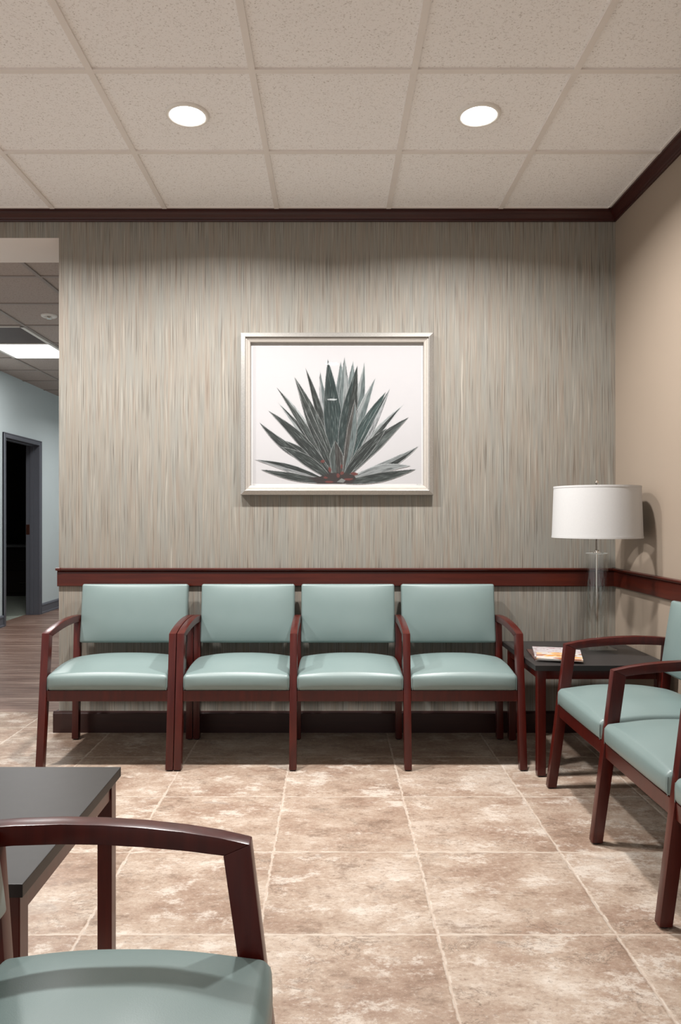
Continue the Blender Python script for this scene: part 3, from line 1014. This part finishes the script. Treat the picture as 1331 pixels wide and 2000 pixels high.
def leaf(tip, base, w, c, bend=0.0, wpos=0.5, half=None, seed=None, teeth=True, basew=0.42):
    LAYER[0] += 1
    lay = LAYER[0]
    tx_, ty_ = tip; bx, by = base
    ax = Vector((tx_ - bx, ty_ - by)); L = ax.length; ax.normalize()
    nn = Vector((-ax.y, ax.x))
    n = max(24, int(L / 9))
    rows = []
    for i in range(n + 1):
        q = i / n
        cc = Vector(base) + ax * (L * q) + nn * (bend * 4 * q * (1 - q))
        if q < wpos:
            k = basew + (1 - basew) * math.sin(PI / 2 * q / wpos)
        else:
            k = max(0.0, 1 - ((q - wpos) / (1 - wpos)) ** 1.35)
        hw = w / 2 * k
        tt = (2.0 if (i % 2 and teeth and 0.1 < q < 0.93) else 0.0)
        l_ = cc - nn * (hw + tt); r_ = cc + nn * (hw + tt)
        m1 = cc - nn * hw * 0.15
        row = []
        for p, vv in ((l_, -1.0), (cc - nn * max(0.0, hw - 2.2), -0.8), (m1, 0.0), (cc + nn * max(0.0, hw - 2.2), 0.8), (r_, 1.0)):
            x = bm.verts.new(P(p.x, p.y, lay)); x[along] = (q * L / 60, vv * hw / 20, lay * 3.1); row.append(x)
        rows.append(row)
    jt = random.uniform(0.75, 1.3)
    c = tuple(min(1, k_ * jt) for k_ in c[:3]) + (1,)
    c2 = half or tuple(min(1, k_ * 1.5) for k_ in c[:3]) + (1,)
    edge_c = tuple(min(0.5, k_ * 1.0 + 0.16) for k_ in c[:3]) + (1,)
    for a_, b_ in zip(rows[:-1], rows[1:]):
        for s_i in (0, 1, 2, 3):
            f = bm.faces.new((a_[s_i], a_[s_i + 1], b_[s_i + 1], b_[s_i]))
            f.material_index = 0
            col = (edge_c, c, c2, edge_c)[s_i]
            for lp in f.loops:
                lp[tone] = col

DK = srgb(34, 38, 36); DG = srgb(32, 46, 45); MD = srgb(62, 68, 66); LT = srgb(122, 126, 126); LG = srgb(86, 95, 95); BR = srgb(50, 46, 43); PL = srgb(140, 142, 143)
# (tip, base, width, tone, bend, ...), back to front
leaf((556, 290), (622, 760), 52, PL, -8, half=LG)
leaf((762, 232), (716, 620), 52, LG, 4)
leaf((832, 240), (748, 720), 62, LT, 10, half=LG)
leaf((685, 235), (668, 700), 66, LG, 4)
leaf((708, 208), (690, 700), 64, LG, 6, half=LT)
leaf((903, 335), (745, 800), 58, LT, -14, half=LG)
leaf((465, 275), (610, 800), 46, DK, 10)
leaf((330, 440), (590, 880), 40, LT, 18)
leaf((295, 492), (590, 900), 44, LT, 14, half=DK)
leaf((1070, 508), (770, 860), 46, LT, -12, half=DK)
leaf((275, 712), (560, 900), 40, LT, 22, half=DK)
leaf((950, 745), (730, 940), 22, LT, -6, half=DK)
leaf((604, 222), (652, 900), 112, DG, 6, wpos=0.5, half=DG)
leaf((965, 425), (735, 900), 84, DG, -18, wpos=0.5)
leaf((990, 405), (742, 905), 50, DG, 2, half=PL)
leaf((788, 260), (690, 920), 104, DG, -6, wpos=0.5, half=DK)
leaf((772, 470), (705, 930), 62, BR, 12, wpos=0.55, half=LG)
leaf((287, 398), (600, 900), 40, DK, 14)
leaf((400, 335), (640, 930), 88, DK, 6, wpos=0.5)
leaf((396, 332), (600, 800), 34, DK, -6)
leaf((235, 542), (625, 950), 66, DK, 22)
leaf((180, 615), (540, 880), 54, DK, -24, half=DK)
leaf((312, 765), (620, 965), 64, DK, 16)
leaf((1108, 582), (740, 930), 70, DK, -16, half=MD)
leaf((972, 650), (715, 940), 74, DK, -8, half=DK)
leaf((1168, 762), (730, 965), 60, LT, 26, half=DK)
leaf((150, 845), (575, 970), 46, PL, 10, half=DK)
leaf((188, 908), (590, 985), 46, DK, -6)
leaf((1120, 885), (760, 965), 52, LT, -22, half=LT)
leaf((1153, 905), (715, 985), 58, DK, 10)
leaf((650, 727), (668, 985), 86, MD, 0, wpos=0.6, half=BR, basew=0.5)
# stump and reddish leaf bases
LAYER[0] += 1
pts = [(538, 994), (520, 978), (480, 960), (560, 950), (610, 930), (700, 925), (770, 945), (780, 965), (760, 985), (754, 994)]
f = bm.faces.new([bm.verts.new(P(x, y, LAYER[0])) for x, y in pts])
for lp in f.loops:
    lp[tone] = srgb(44, 38, 36)
for (x, y, rx, ry) in ((572, 856, 14, 9), (616, 908, 10, 18), (690, 890, 8, 16), (692, 930, 14, 12), (770, 934, 24, 10), (590, 958, 14, 7), (735, 968, 30, 9), (612, 985, 24, 8), (668, 945, 10, 14)):
    LAYER[0] += 1
    f = bm.faces.new([bm.verts.new(P(x + rx * math.cos(2 * PI * i / 9) * random.uniform(0.7, 1.2), y + ry * math.sin(2 * PI * i / 9) * random.uniform(0.7, 1.2), LAYER[0])) for i in range(9)])
    for lp in f.loops:
        lp[tone] = srgb(88, 48, 44)
LAYER[0] += 1
f = bm.faces.new([bm.verts.new(P(x, y, LAYER[0])) for x, y in ((660, 985), (690, 962), (715, 975), (700, 990))])
for lp in f.loops:
    lp[tone] = srgb(104, 106, 103)
for f in bm.faces:
    if f.normal.y > 0:
        f.normal_flip()
new_obj('printed_agave', bm, M['leafink'], pic)
# pencil edition mark and signature in the lower margin
bm = bmesh.new()
def stroke(pts_, r=0.0006):
    add_tube(bm, [((u - UC) * S, -0.0122, (VC - v) * S) for u, v in pts_], r, 5)
stroke([(140, 1006), (143, 1001), (145, 1007)]); stroke([(147, 1008), (151, 1000)])
stroke([(1158, 1006), (1160, 998), (1165, 999), (1160, 1002)]); stroke([(1167, 1005), (1170, 1001), (1173, 1005), (1177, 1001), (1182, 1004)])
new_obj('pencil_signature', bm, M['inkdark'], pic)
new_obj('glass_pane', box(-FW + 0.0520, FW - 0.0520, -0.0235, -0.0215, -FH + 0.0520, FH - 0.0520), M['pane'], pic)
